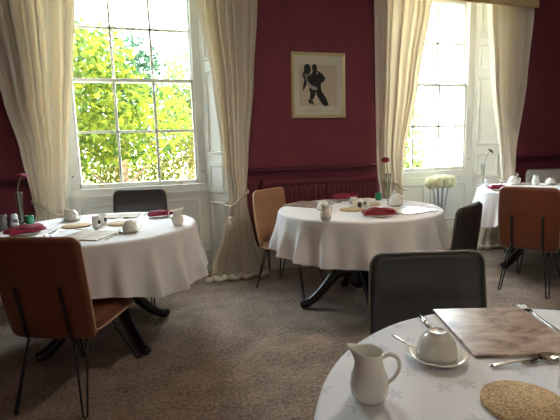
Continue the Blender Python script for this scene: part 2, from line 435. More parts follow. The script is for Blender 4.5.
# ------------------------------------------------------------------ curtains
def curtain(label, rows, side, seed, tie_z, ztop=2.93, y0=4.10):
    """rows: (z, left, right); side=+1 when the wall hook is on the right"""
    r = random.Random(seed)
    nf = 7
    ph = [r.uniform(-.35,.35) for _ in range(nf*2+2)]
    am = [r.uniform(.7,1.25) for _ in range(nf*2+2)]
    xl_t, xr_t = lerp_rows(rows, tie_z)
    def P(u, v):
        z = ztop*v**.9 if v > 0 else 0
        a, b = lerp_rows(rows, z)
        wdt = b-a
        # low edge ruffles
        squeeze = max(0, min(1, (wdt-.15)/.35))
        t = (u + .035*math.sin(2*PI*u*1.4+seed*1.7) + .022*math.sin(2*PI*u*3.1+seed))*nf*2*PI
        k = min(nf*2-1, max(0, int(t/PI)))
        fold = (math.sin(t)+.25*math.sin(2*t+seed)) * (1+.3*math.sin(2*PI*u*2.3+seed*2))
        dep = (.010 + .030*squeeze)*fold + .010*math.sin(t*2.0+1+seed)*squeeze*.6
        if z < tie_z:   # flared skirt: bigger, looser folds
            w = (tie_z-z)/tie_z
            dep += w*(.034*math.sin(u*PI*6+seed)+.018*math.sin(u*PI*15+seed*2))
        bulge = .05*math.exp(-((z-(tie_z+.12))/.16)**2)*math.sin(PI*u)
        cin = .03*math.exp(-((z-tie_z)/.06)**2)
        x = a + wdt*u + .012*math.sin(t+1.3)*squeeze*(.4+.6*(1-v))
        y = y0 - dep - bulge*.7 - .05*math.sin(PI*u)*(1-squeeze)
        if z < .12:   # puddle on the carpet
            w = (.12-z)/.12
            y -= w*(.05+.03*math.sin(u*PI*9+seed))
            x += w*.015*math.sin(u*PI*13+seed)
            z = .012 + z*.85 + w*.02*(1+math.sin(u*PI*11+seed*2))
        return (x, y, z)
    mb = MB(); mb.grid(nf*14+1, 90, P)
    o = mb.build('curtain', M['curtain'])
    # hem puddle: rumpled roll of cloth lying on the floor
    a, b = lerp_rows(rows, 0)
    h = MB()
    n = 60
    pts, rad = [], []
    for i in range(n+1):
        u = i/n
        pts.append((a-.01+(b-a+.02)*u, y0-.075-.03*math.sin(u*PI*9+seed)-.02*math.sin(u*PI), .024+.007*math.sin(u*PI*15+seed)))
        rad.append(.024+.004*math.sin(u*PI*17+seed*3)+.003*math.sin(u*PI*37))
    h.tube(pts, rad, 12); h.build('gathered_hem', M['curtain'], o)
    tag(o, label, 'curtain', 'cream curtains at the two windows')
    return o
R1 = [(0,-1.16,-.50),(.10,-1.12,-.54),(.74,-.855,-.635),(.86,-.868,-.619),(1.27,-.915,-.566),(1.67,-.99,-.514),(1.95,-1.03,-.47),(2.45,-1.10,-.413),(2.95,-1.12,-.38)]
R2 = [(0,.53,1.13),(.09,.566,1.085),(.40,.68,1.0),(.71,.765,.952),(.85,.755,.955),(1.13,.731,.979),(1.86,.672,1.056),(2.53,.565,1.115),(2.95,.54,1.13)]
R3 = [(0,2.42,2.78),(.1,2.42,2.74),(.75,2.40,2.655),(.9,2.375,2.65),(1.07,2.36,2.665),(1.88,2.345,2.823),(2.68,2.33,2.965),(2.95,2.325,3.0)]
R4 = [(0,3.66,4.18),(.1,3.70,4.16),(.5,3.88,4.14),(.77,3.985,4.136),(1.01,3.948,4.155),(1.9,3.775,4.30),(2.68,3.69,4.36),(2.95,3.68,4.37)]
c1 = curtain('cream curtain on the left side of the left window, tied back', R1, -1, 1, .76)
c2 = curtain('cream curtain right of the left window, pooling on the carpet', R2, 1, 2, .72)
c3 = curtain('cream curtain left of the far right window, behind the middle table', R3, -1, 3, .78)
c4 = curtain('cream curtain right of the far right window, under the pelmet end', R4, 1, 4, .78)
def tieback(label, xa, xb, z_in, hook, hz, tassel=False, yf=3.975):
    """rope from the wall hook round the curtain; inner side at z_in"""
    t = thing('curtain_tieback', label, 'tieback', (hook, YW-.03, hz), 0, 'rope tiebacks of the curtains')
    def l(p): return (p[0]-hook, p[1]-(YW-.03), p[2]-hz)
    inner = xa if abs(xa-hook) > abs(xb-hook) else xb
    outer = xb if inner == xa else xa
    s = 1 if inner > outer else -1
    pts = [(hook, YW-.035, hz), (outer-.0*s, yf+.06, hz-.05), (outer+(inner-outer)*.35, yf, hz*.55+z_in*.45), (outer+(inner-outer)*.75, yf-.005, z_in+.02), (inner+.018*s, yf+.05, z_in), (inner+.016*s, yf+.13, z_in+.02), (outer+(inner-outer)*.4, YW-.055, hz-.05), (hook, YW-.038, hz-.01)]
    m = MB(); m.tube([l(p) for p in spline(pts, 8)], .0105, 8)
    m.build('rope', M['rope'], t)
    k = MB(); k.lathe([(.001,0),(.018,.002),(.018,.006),(.006,.008),(.006,.04),(.011,.044),(.001,.05)], (0,0,0), 12)
    o = k.build('hook', M['brass'], t); o.rotation_euler = (PI/2,0,0); o.location = (0,.028,0)
    if tassel:
        q = MB(); px, py = inner-.0*s, yf-.012
        q.tube([l((px,py+.02,z_in)), l((px,py,z_in-.03)), l((px,py,z_in-.07))], .005, 8)
        q.lathe([(.004,-.20),(.026,-.205),(.024,-.14),(.018,-.10),(.014,-.095),(.02,-.085),(.019,-.066),(.008,-.058),(.002,-.055)], l((px,py,z_in-.03)), 20,
                warp=lambda p, a, j: (p.x*(1+.1*math.sin(a*10)*(j < 4)), p.y*(1+.1*math.sin(a*10)*(j < 4)), p.z))
        q.build('tassel', M['rope'], t)
    return t
tieback('cream rope tieback around the curtain left of the left window', -.862, -.635, .725, -.82, .90)
tieback('cream rope tieback with hanging tassel on the curtain right of the left window', .765, .955, .71, .915, .88, True)
tieback('cream rope tieback around the curtain behind the middle table', 2.41, 2.645, .75, 2.50, .9)
tieback('cream rope tieback around the rightmost curtain', 3.985, 4.136, .76, 4.10, .9)
def pelmet(cx0, cx1, label, zb=2.652):
    p = thing('pelmet', label, 'pelmet', ((cx0+cx1)/2, YW, zb))
    w_ = (cx1-cx0)/2
    b = MB(); b.box(-w_, w_, -.185, -.17, .010, .30); b.box(-w_, w_, -.185, -.003, .285, .30)
    b.build('board', M['pelmet'], p, .004)
    e = MB(); e.tube([(-w_,-.179,.006),(w_,-.179,.006)], .009, 8); e.build('piped_edge', M['pelmet'], p)
pelmet(2.18, 4.30, 'cream fabric covered pelmet across the top of the right window', 2.668)
pelmet(-1.2, 1.2, 'cream fabric covered pelmet above the left window', 2.72)

# ------------------------------------------------------------------ radiator, picture
rd = thing('radiator', 'maroon painted ribbed radiator on the wall behind the middle table', 'radiator', (1.735, YW, .22))
b = MB(); hw = .60
def rib(u, v):
    x = -hw + 2*hw*u; k = (u*24) % 1
    prof = .022*min(1, max(0, 1.7*math.sin(PI*k)-.25))
    e = min(v, 1-v)*.66; soft = min(1, e/.03)
    return (x, -.075-prof*soft, .02+.62*v)
b.grid(24*8+1, 24, rib)
b.box(-hw, hw, -.075, -.05, .0, .66)
b.build('front_panel', M['red_gloss'], rd)
b = MB(); b.box(-hw-.02, hw+.02, -.10, -.03, .655, .70)
for k in range(23): b.box(-hw+.03+k*.05, -hw+.06+k*.05, -.09, -.045, .70, .7035)
b.build('top_grille', M['red_gloss'], rd, .006)
for s in (-1, 1):
    b = MB(); a, c_ = sorted((s*hw, s*(hw+.02))); b.box(a, c_, -.10, -.03, 0, .66); b.build('side_panel', M['red_gloss'], rd, .004)
    b = MB(); b.box(s*.4-.02, s*.4+.02, -.05, -.003, .1, .6); b.build('wall_bracket', M['red_gloss'], rd)
b = MB(); b.tube([(-hw+.03,-.06,-.215),(-hw+.03,-.06,.01)], .009, 8); b.build('pipe', M['red_gloss'], rd)

PX0, PX1, PZ0, PZ1 = 1.458, 2.030, 1.513, 2.142
pc = thing('framed_picture', 'gilt framed drawing of a dancing couple hanging on the maroon wall', 'picture', ((PX0+PX1)/2, YW, (PZ0+PZ1)/2))
hw, hh = (PX1-PX0)/2, (PZ1-PZ0)/2
def frame_ring(mb, hw, hh, t, prof):
    """mitred frame; prof: (inset, depth)"""
    n = len(prof)
    vs = []
    for sx, sz in ((-1,-1),(1,-1),(1,1),(-1,1)):
        for a, d in prof: vs.append((sx*(hw-a), -d, sz*(hh-a)))
    fs = []
    for c in range(4):
        e = (c+1) % 4
        for k in range(n-1): fs.append((c*n+k, e*n+k, e*n+k+1, c*n+k+1))
    mb.add(vs, fs, False)
b = MB(); frame_ring(b, hw, hh, .03, [(0,0),(0,.024),(.006,.030),(.014,.028),(.024,.018),(.030,.016),(.030,.006)])
b.build('frame', M['frame'], pc)
b = MB(); b.box(-hw+.025, hw-.025, -.010, -.004, -hh+.025, hh-.025); b.build('mount', M['mount'], pc)
# print area measured inside the frame: u 0..1 left-right, v 0..1 up
ax0, ax1, az0, az1 = -hw+.085, hw-.088, -hh+.115, hh-.115
b = MB(); b.box(ax0, ax1, -.0118, -.010, az0, az1); pr = b.build('print', M['paper'], pc)
def ink(pts, m, d, name='drawn_figure'):
    # pts in picture pixels (frame crop 10 px per photo pixel), x 12..548 / y 15..(375+300)
    mb = MB()
    q = [((x-280)/536*2*hw, (350-y)/668*2*hh) for x, y in pts]
    mb.prism(q, -.0118, -.0118-d, lambda u, v, dd: (u, dd, v))
    return mb.build(name, m, pr)
man = [(222,140),(240,130),(262,140),(268,165),(262,190),(285,205),(318,228),(352,275),(340,300),(302,330),(306,390),(312,410),(345,460),(380,540),(376,556),(335,562),(300,520),(262,455),(255,410),(243,450),(228,490),(190,500),(196,430),(186,392),(190,330),(168,300),(165,262),(205,235),(222,215),(222,190),(216,165)]
lady = [(148,140),(178,132),(198,150),(208,200),(190,230),(150,238),(160,300),(165,330),(145,372),(128,402),(120,392),(130,340),(140,290),(115,250),(138,205),(140,160)]
ink(man, M['ink'], .0004); ink(lady, M['ink'], .0006)
ink([(118,250),(150,230),(215,228),(218,244),(160,256),(124,262)], M['ink_grey'], .0009)
ink([(160,318),(178,312),(205,345),(255,365),(275,384),(244,400),(220,392),(180,362)], M['ink_pale'], .0009)
ink([(262,205),(278,212),(268,240),(258,232)], M['ink_pale'], .0008)
ink([(168,500),(190,492),(226,505),(222,520),(236,550),(222,545),(196,530),(190,556),(184,522)], M['ink'], .0007)
b = MB()
def scr(pts, r=.0011):
    b.tube([((x-280)/536*2*hw, -.0106, (350-y)/668*2*hh) for x, y in pts], r, 6)
scr([(95,600),(130,603),(165,604)], .0007); scr([(330,612),(390,614),(450,614)], .0007)
scr([(165,612),(178,580),(186,612)]); scr([(172,600),(190,598)]); scr([(192,582),(192,612),(198,606)])
scr([(200,606),(208,598),(214,606),(206,612),(218,610)]); scr([(222,600),(216,608),(226,606),(226,624),(216,622)]); scr([(232,600),(230,610),(242,600),(242,612),(250,602)])
scr([(266,584),(264,614),(284,606),(282,588),(264,584)]); scr([(292,612),(296,600),(302,612),(310,602),(316,612),(326,610)])
b.build('signature', M['ink_line'], pc)
b = MB(); b.box(-hw+.028, hw-.028, -.0145, -.0138, -hh+.028, hh-.028); b.build('glass', M['glass'], pc)

# ------------------------------------------------------------------ chairs (local +Y is the way the sitter faces)
def back_y(z): # centre line of the backrest
    t = (z-.36)/.51
    return -.172 - .073*t - .014*math.sin(PI*t)
def make_chair(m, pm, label, full_seam=False, front=.249):
    t = thing('dining_chair', label, 'chair', group='leather dining chairs on hairpin legs')
    s = MB()
    def fn(q):
        u, v = q.x/.220, q.y/.220
        q.z += -.010*(1-min(1,u*u))*(1-min(1,v*v))*(q.z > 0) - .012*max(0, v-.6)**2*4
        return q
    s.sellip((0,.060,.412), (.220,.220,.037), .22, 64, 20, fn=fn)
    seat = s.build('seat', m, t)
    p = MB(); loop = []
    for i in range(65):
        a = 2*PI*i/64; loop.append((.222*sgnpow(math.cos(a),.22), .060+.222*sgnpow(math.sin(a),.22), .398))
    p.tube(loop, .0045, 6, cap=False); p.build('seat_piping', pm, seat)
    # backrest shell
    Z0, Z1, W, RC = .362, .872, .222, .042
    def hwid(z):
        w_ = W - .010*abs((z-.62)/.25)**2
        for e in (Z1-z, z-Z0):
            if e < RC: w_ -= RC - math.sqrt(max(0, RC*RC-(RC-e)**2))
        return w_
    zs = [Z0+(Z1-Z0)*(.5-.5*math.cos(PI*j/47)) for j in range(48)]
    def surf(u, v, side):
        z = zs[round(v*47)]; a = -math.cos(PI*u); h = hwid(z)
        x = a*h
        ez = min(Z1-z, z-Z0)/.03; ex = (h-abs(x))/.03
        th = .021*math.sqrt(max(0, 1-(1-min(1,ez))**2))*math.sqrt(max(0, 1-(1-min(1,ex))**2))
        th = max(th, .0015)
        if side > 0:
            lim = .20 if full_seam else .125
            zz = .70 + (.0 if full_seam else .006*math.cos(x*18))
            fade = 1/(1+math.exp((abs(x)-lim)*150))
            th += .006*math.exp(-((z-zz-.05)/.05)**2)*fade
            th -= .011*math.exp(-((z-zz)/.007)**2)*fade
        else:
            fade = 1/(1+math.exp((abs(x)-.14)*120))
            th -= .006*math.exp(-((z-.655)/.006)**2)*fade
        return (x, back_y(z)+.018*(x/W)**2 + side*th, z)
    bk = MB()
    bk.grid(41, 48, lambda u, v: surf(u, v, 1), flip=True); bk.grid(41, 48, lambda u, v: surf(u, v, -1))
    back = bk.build('backrest', m, t)
    p = MB(); edge = [(hwid(z), z) for z in zs] + [(-hwid(z), z) for z in reversed(zs)]
    pts = [(x, back_y(z)+.018*(x/W)**2+.004, z) for x, z in edge if True]
    p.tube(pts+[pts[0]], .0048, 6, cap=False); p.build('back_piping', pm, back)
    for sx in (-1, 1):   # flat bars up the rear of the back
        g = MB()
        q = [(sx*.112, back_y(z)-.0245, z) for z in (.375,.45,.52,.58,.645)]
        g.tube(q, .0105, 8, flat=.45, up=(0,1,0)); g.build('support_bar', M['iron'], t)
    fb = MB()
    for y in (-.12, .17): fb.box(-.16,.16,y-.012,y+.012,.371,.379)
    for x in (-.12,.12): fb.box(x-.012,x+.012,-.15,.2,.371,.379)
    fb.build('seat_frame', M['iron'], t)
    for sx in (-1, 1):
        for sy in (-1, 1):
            g = MB()
            A = (sx*.095, sy*.165-.01, .375); B = (sx*.150, sy*.150+.03*sy-.01, .376)
            F = (sx*.180, -.258 if sy < 0 else front, .0)
            if sy < 0: A = (sx*.113, -.186, .39); B = (sx*.150, -.130, .377)
            fa = [F[0]-sx*.012, F[1], .010]; fb_ = [F[0]+sx*.006, F[1]+.006, .010]
            g.tube([A, [A[k]+(fa[k]-A[k])*.5 for k in range(3)], fa, (F[0]-sx*.003, F[1]+.002, .0055), fb_, [B[k]+(fb_[k]-B[k])*.5 for k in range(3)], B], .0054, 8)
            g.build('hairpin_leg', M['iron'], t)
    return t
def face(fx, fy): return math.atan2(-fx, fy)
ch_backlit = make_chair(M['backlit_tan'], M['pipe_tan'], 'tan leather dining chair with backlit shade painted in, its back to us at the left table', front=.335)
place(ch_backlit, (-.389,2.428,0), -.417)
o = copy_tree(ch_backlit); place(o, (3.106,2.828,0), -1.038, 'tan leather dining chair with backlit shade painted in, its back to us at the far right table')
ch_tan = make_chair(M['tan'], M['pipe_tan'], 'light tan leather dining chair beside the curtain at the middle table')
place(ch_tan, (1.204,3.566,0), -2.528)
ch_dark = make_chair(M['charcoal'], M['pipe_grey'], 'dark brown grey leather chair in front, facing the star patterned tablecloth', True)
place(ch_dark, (.92,1.13,0), face(-.27,-.96), s=.978)
o = copy_tree(ch_dark); place(o, (-.080,3.76,0), face(-.26,-.96), 'dark leather chair under the left window, far side of the left table', s=1.04)
o = copy_tree(ch_dark); place(o, (1.835,2.445,0), .54, 'dark leather chair seen edge on at the right of the middle table')
ch_sheen = make_chair(M['sheen_leather'], M['pipe_grey'], 'dark leather chair painted pale with window sheen, against the maroon wall at far right', True)
place(ch_sheen, (4.33,3.68,0), face(-.35,-.94), s=1.03)

# ------------------------------------------------------------------ tables and cloths
ZTAB = .765
def make_table(label, loc, R, rot):
    t = thing('pedestal_table', label, 'table', (loc[0], loc[1], 0), rot, 'round pedestal tables')
    d = MB(); d.lathe([(.02,.730),(R-.03,.732),(R-.012,.738),(R-.008,.750),(R-.012,.7595),(.02,.7600)], (0,0,0), 64); d.build('tabletop', M['ebony'], t)
    c = MB(); c.lathe([(.02,.14),(.05,.145),(.075,.17),(.085,.20),(.085,.30),(.075,.335),(.055,.36),(.05,.40),(.062,.44),(.07,.50),(.062,.58),(.045,.62),(.05,.66),(.10,.70),(.16,.731),(.02,.7315)], (0,0,0), 32); c.build('column', M['ebony'], t)
    for k in range(4):
        a = k*PI/2; g = MB()
        prof = [(.06,.27,.045),(.12,.285,.045),(.19,.25,.040),(.26,.17,.036),(.33,.095,.033),(.39,.05,.032),(.435,.032,.034),(.465,.026,.026)]
        P = spline([(r*math.cos(a), r*math.sin(a), z) for r, z, w_ in prof], 4)
        rr = []
        for i in range(len(prof)-1):
            for q in range(4): rr.append(prof[i][2]+(prof[i+1][2]-prof[i][2])*q/4)
        rr.append(prof[-1][2])
        P = [Vector((p.x, p.y, max(p.z, r_+.001))) for p, r_ in zip(P, rr)]
        g.tube(P, rr, 12, flat=1.0); g.build('leg', M['ebony'], t)
    return t
def make_cloth(label, loc, R, seed, drop=.33, m=None, lifts=(), nfold=13, amp=.03):
    r = random.Random(seed)
    ph = [r.uniform(0, 2*PI) for _ in range(5)]
    def fold(a):
        f = math.sin(nfold*a+ph[0]+1.1*math.sin(3*a+ph[1]))
        f = 1.5*((.5+.5*f)**2.2)-.55
        return f*(.75+.25*math.sin(2*a+ph[2])) + .18*math.sin((nfold+8)*a+ph[3])
    NA = 288
    rings = [(.0,0)]
    def P(i, j):
        a = 2*PI*i/NA
        return a
    prof = []
    for k in range(1, 12): prof.append(('top', R*k/12))
    for k in range(6): prof.append(('rim', k/5))
    for k in range(1, 17): prof.append(('drop', k/16))
    vs = [(0,0,ZTAB)]
    hem_l = lambda a: drop - sum(h*math.exp(-(((a-c+PI) % (2*PI)-PI)/w_)**4) for c, w_, h in lifts) + .012*math.sin(2*a+ph[4]) - .010*fold(a)
    for kind, t in prof:
        for i in range(NA):
            a = 2*PI*i/NA
            if kind == 'top': rr, z = t, ZTAB
            elif kind == 'rim':
                b_ = t*PI/2; rr = R-.018+.020*math.sin(b_)+.003*fold(a)*t; z = ZTAB-.018*(1-math.cos(b_))
            else:
                s_ = t**.75; rr = R+.004+.03*t+.0+amp*(fold(a)+.25)*s_*min(1, .25+t)
                z = ZTAB-.018-(hem_l(a)-.018)*t
            vs.append((rr*math.cos(a), rr*math.sin(a), z))
    fs = [(0, 1+i, 1+(i+1) % NA) for i in range(NA)]
    for j in range(len(prof)-1):
        for i in range(NA):
            k = (i+1) % NA
            fs.append((1+j*NA+i, 1+(j+1)*NA+i, 1+(j+1)*NA+k, 1+j*NA+k))
    o = MB().add(vs, fs, True).build('tablecloth', m or M['cloth'], loc=(loc[0], loc[1], 0))
    return tag(o, label, 'tablecloth', 'white cloths on the round tables')
T1, T2, T3, T4 = (-.275,3.075), (1.565,3.0), (.795,.475), (3.76,3.32)
make_table('black pedestal table under the left window, beneath its white cloth', T1, .615, math.radians(31))
make_table('black pedestal table in the middle, in front of the radiator', T2, .61, math.radians(80))
make_table('pedestal table nearest us, hidden by the star patterned cloth', T3, .555, math.radians(35))
make_table('black pedestal table at far right behind the tan chair with painted shade', T4, .60, math.radians(-2))
def ang(c, p): return math.atan2(p[1]-c[1], p[0]-c[0])
make_cloth('white cloth hanging in folds over the left table', T1, .612, 3, .345, lifts=[(ang(T1,(-.389,2.428)),.62,.075),(ang(T1,(-.075,3.75)),.55,.075)], amp=.048, nfold=18)
make_cloth('white cloth hanging over the middle table by the radiator', T2, .612, 9, .290, lifts=[(ang(T2,(1.204,3.566)),.58,.035),(ang(T2,(1.835,2.445)),.55,.03)], amp=.050, nfold=17)
make_cloth('white star patterned cloth on the nearest table', T3, .565, 5, .33, m=M['damask'], lifts=[(ang(T3,(.92,1.13)),.65,.06)], amp=.02)
make_cloth('white cloth over the far right table behind the tan chair with painted shade', T4, .605, 14, .34, lifts=[(ang(T4,(3.106,2.828)),.58,.072),(ang(T4,(4.38,3.68)),.55,.072)], amp=.050, nfold=17)
ZS = ZTAB+.0006

# ------------------------------------------------------------------ tableware prototypes
def make_cup():
    t = thing('teacup', '', 'cup', group='upside down white teacups')
    c = MB()   # upside down: mouth at z 0, foot ring on top
    prof = [(.0455,.0),(.0475,.0015),(.0475,.010),(.0462,.022),(.0425,.036),(.036,.048),(.028,.0565),(.0225,.0600),(.0222,.0655),(.0195,.0660),(.0185,.0625),(.001,.0620)]
    inner = [(.001,.055),(.02,.0545),(.030,.049),(.038,.038),(.0425,.024),(.0440,.010),(.0455,.0)]
    c.lathe(inner+prof[1:], (0,0,0), 40, cap=False)
    o = c.build('bowl', M['china'], t)
    h = MB(); h.tube(spline([(.044,0,.045),(.062,0,.050),(.073,0,.036),(.068,0,.018),(.047,0,.010)],6), [.0048]*25, 8, flat=.7); h.build('handle', M['china'], t)
    return t
def make_saucer():
    s = MB(); s.lathe([(.001,.002),(.035,.0),(.038,.003),(.055,.008),(.070,.0155),(.0725,.0175),(.071,.0188),(.055,.0125),(.042,.008),(.030,.0062),(.001,.006)], (0,0,0), 44, cap=False)
    o = s.build('saucer', M['china']); return tag(o, '', 'saucer', 'white saucers')
def make_plate():
    s = MB(); s.lathe([(.001,.002),(.045,.0),(.05,.003),(.078,.011),(.083,.0145),(.081,.016),(.06,.008),(.045,.0065),(.001,.006)], (0,0,0), 44, cap=False)
    o = s.build('side_plate', M['china']); return tag(o, '', 'plate', 'white side plates')
def make_jug():
    t = thing('milk_jug', '', 'jug', group='white milk jugs')
    prof = [(.001,.004),(.027,.004),(.029,.0),(.032,.002),(.040,.016),(.0425,.032),(.040,.052),(.034,.070),(.0295,.085),(.029,.098),(.0325,.112),(.0318,.1135),(.0275,.098),(.0278,.085),(.032,.07),(.0375,.052),(.040,.032),(.036,.014),(.001,.010)]
    def warp(p, a, j):
        x, y, z = p
        w_ = max(0, (z-.075)/.038) if j <= 12 else max(0, (z-.085)/.028)
        if z > .06:
            d = max(0, math.cos(a))  # spout on +x
            x += .017*w_**1.5*d**3
            z += .010*w_**1.5*d**4 - .004*w_*max(0,-math.cos(a))
            y *= 1-.25*w_*d**2
        return (x, y, z)
    c = MB(); c.lathe(prof, (0,0,0), 48, warp=warp, cap=False); c.build('body', M['china'], t)
    h = MB(); h.tube(spline([(-.029,0,.100),(-.045,0,.108),(-.060,0,.100),(-.064,0,.080),(-.055,0,.058),(-.038,0,.040)],6), .0042, 8, flat=1.4, up=(0,1,0)); h.build('handle', M['china'], t)
    return t
def make_pot():
    t = thing('sachet_pot', '', 'pot', group='small white sachet pots')
    c = MB(); c.lathe([(.001,.003),(.024,.0),(.026,.002),(.0262,.070),(.0255,.074),(.024,.072),(.0238,.012),(.001,.010)], (0,0,0), 36, cap=False); c.build('body', M['china'], t)
    l = MB()
    def P(u, v):
        a = -.42+.84*u; return (.0267*math.cos(a), .0267*math.sin(a), .026+.022*v)
    l.grid(9, 4, P); 
    # give the sticker a little thickness
    l.grid(9, 4, lambda u, v: (.0255*math.cos(-.42+.84*u), .0255*math.sin(-.42+.84*u), .026+.022*v), flip=True)
    l.build('dark_label', M['black'], t)
    return t
def make_mat(name, w_, d_):
    b = MB(); b.box(-w_/2, w_/2, -d_/2, d_/2, 0, .008)
    o = b.build(name, M['marble'], bevel=.0012); return o
def make_cork():
    b = MB(); b.lathe([(.001,0),(.0985,0),(.1,.0012),(.1,.008),(.0985,.0092),(.001,.0092)], (0,0,0), 56); o = b.build('cork_mat', M['cork']); return tag(o, '', 'mat', 'round cork mats')
def make_knife():
    t = thing('table_knife', '', 'knife', group='steel table knives')
    h = MB(); h.tube([(-.105,0,.0045),(-.10,0,.0048),(-.06,0,.0044),(-.01,0,.0036)], [.003,.0068,.0062,.0042], 10, flat=.55, up=(0,0,1)); h.build('handle', M['steel'], t)
    b = MB(); pts = [(-.012,-.004),(.0,-.0065),(.06,-.0085),(.088,-.008),(.10,-.002),(.103,.004),(.09,.0055),(-.012,.004)]
    b.prism(pts, .0026, .0042, lambda u, v, d: (u, v, d)); b.build('blade', M['steel'], t)
    return t
def make_spoon(name, L, cat='spoon'):
    t = thing(name, '', cat, group='steel spoons')
    k = L/.13
    h = MB(); h.tube([(-.075*k,0,.004),(-.065*k,0,.0042),(-.03*k,0,.0055),(.0,0,.0075),(.022*k,0,.006)], [.002*k,.0048*k,.003*k,.0022*k,.003*k], 10, flat=.4, up=(0,0,1)); h.build('handle', M['steel'], t)
    b = MB()
    def P(s):
        def f(u, v):
            a = 2*PI*u; r = v
            x = .037*k + .019*k*r*math.cos(a); y = .0125*k*r*math.sin(a)*(1-.15*math.cos(a))
            return (x, y, .0018 + (.0055*k)*r*r + (.0010 if s > 0 else 0))
        return f
    b.grid(24, 8, P(1), closed_u=True); b.grid(24, 8, P(-1), closed_u=True, flip=True); b.build('bowl', M['steel'], t)
    return t
def make_fork():
    t = thing('table_fork', '', 'fork', group='steel table forks')
    h = MB(); h.tube([(-.10,0,.004),(-.09,0,.0042),(-.04,0,.005),(.02,0,.0068),(.045,0,.006)], [.003,.0062,.0045,.003,.004], 10, flat=.45, up=(0,0,1)); h.build('handle', M['steel'], t)
    g = MB(); g.prism([(.042,-.004),(.055,-.011),(.066,-.0115),(.066,.0115),(.055,.011),(.042,.004)], .0045, .0062, lambda u, v, d: (u, v, d))
    for q in (-.0098,-.0033,.0033,.0098): g.tube([(.064,q,.0053),(.08,q,.0045),(.097,q,.006),(.102,q,.0075)], [.0016,.0016,.0013,.0006], 6)
    g.build('tines', M['steel'], t)
    return t
def make_napkin(m, seed, name='napkin'):
    r = random.Random(seed); p1, p2, p3 = [r.uniform(0,6) for _ in range(3)]
    L_, W_, H_ = .112, .062, .042
    b = MB()
    def top(u, v):
        x = -L_+2*L_*u; y = -W_+2*W_*v
        wd = 1-.30*u                       # folded fan tapering to one end
        yy = y*wd + .006*math.sin(u*7+p1)
        e = min(1, min(u,1-u)/.10)*min(1, min(v,1-v)/.16)
        e = math.sqrt(max(0, 1-(1-e)**2))
        ridge = .62+.38*math.exp(-((v-.5-.10*math.sin(u*3+p2))/.22)**2)
        z = e*H_*(ridge*(.72+.28*math.sin(u*PI*.9+.5))+.07*math.sin(v*19+u*5+p3)+.05*math.sin(u*16+p1)) 
        x += .008*math.sin(v*8+p2)
        return (x, yy, max(.0012, z)+.0005)
    b.grid(40, 28, top)
    b.grid(40, 28, lambda u, v: (top(u,v)[0], top(u,v)[1], 0.0), flip=True)
    # visible second fold layer: a lifted flap
    def flap(u, v):
        q = top(.12+.76*u, .15+.5*v); return (q[0]+.004, q[1]-.006, q[2]+.0035+.006*(1-v)*math.sin(u*4+p1)**2)
    b.grid(24, 12, flap); b.grid(24, 12, lambda u, v: (flap(u,v)[0], flap(u,v)[1], flap(u,v)[2]-.003), flip=True)
    o = b.build(name, m); return tag(o, '', 'napkin', 'folded napkins')
def make_tealight():
    t = thing('tealight_glass', '', 'tealight holder', group='green tealight glasses')
    g = MB(); g.lathe([(.001,.004),(.022,.0),(.025,.003),(.027,.055),(.0262,.060),(.0245,.059),(.0235,.012),(.001,.010)], (0,0,0), 28, cap=False); g.build('glass', M['green_glass'], t)
    c = MB(); c.lathe([(.001,.010),(.019,.010),(.019,.026),(.001,.027)], (0,0,0), 20); c.build('candle', M['salt'], t)
    return t
def make_shaker():
    t = thing('glass_shaker', '', 'shaker', group='glass shakers')
    g = MB(); g.lathe([(.001,.003),(.024,.0),(.027,.004),(.0265,.045),(.020,.060),(.017,.066),(.001,.067)], (0,0,0), 24); g.build('glass', M['clear'], t)
    s = MB(); s.lathe([(.001,.005),(.0225,.004),(.0235,.008),(.023,.040),(.001,.041)], (0,0,0), 24); s.build('salt', M['salt'], t)
    c = MB(); c.lathe([(.001,.066),(.0185,.066),(.019,.070),(.0185,.092),(.014,.098),(.001,.100)], (0,0,0), 24); c.build('cap', M['plastic_white'], t)
    return t
def make_vase(label, head_mat, stem_mat, droop, lean, group=None):
    t = thing('flower_vase', label, 'vase')
    g = MB(); g.lathe([(.001,.002),(.030,.0),(.032,.003),(.030,.008),(.014,.016),(.0135,.03),(.015,.08),(.0185,.16),(.0225,.225),(.0235,.232),(.0222,.232),(.0175,.16),(.0135,.08),(.011,.034),(.001,.030)], (0,0,0), 28, cap=False); g.build('glass', M['clear'], t)
    return t
def make_flower(label, head_mat, stem_mat, pts, tilt, R=.034):
    t = thing('cut_flower', label, 'flower')
    s = MB(); P = spline(pts, 6); s.tube(P, .0026, 8); s.build('stem', stem_mat, t)
    h = MB(); c = P[-1]
    m = Matrix.Translation(c) @ Matrix.Rotation(tilt[2],4,'Z') @ Matrix.Rotation(tilt[0],4,'X') @ Matrix.Rotation(tilt[1],4,'Y')
    n = 18
    for ring, (L_, up) in enumerate(((R,.0),(R*.8,.004),(R*.55,.007))):
        for k in range(n):
            a = 2*PI*(k+.5*ring)/n; ca, sa = math.cos(a), math.sin(a); w_ = R*.20
            def Q(r_, o_, z_): return m @ Vector((ca*r_-sa*o_, sa*r_+ca*o_, z_))
            q = [Q(.004,-w_*.4,up),Q(L_*.6,-w_,up+.004),Q(L_*.95,-w_*.5,up-.001),Q(L_,0,up-.003),Q(L_*.95,w_*.5,up-.001),Q(L_*.6,w_,up+.004),Q(.004,w_*.4,up)]
            low = [p - (m.to_3x3() @ Vector((0,0,.0012))) for p in q]
            h.add(q+low, [(0,1,2,3,4,5,6),(13,12,11,10,9,8,7)]+[(i,(i+1)%7,7+(i+1)%7,7+i)[::-1] for i in range(7)], True)
    h.build('petals', head_mat, t)
    ce = MB(); ce.sellip((0,0,0), (R*.28,R*.28,.007), 1, 16, 8, m=m @ Matrix.Translation((0,0,.008))); ce.build('flower_centre', M['petal_dry'], t)
    return t
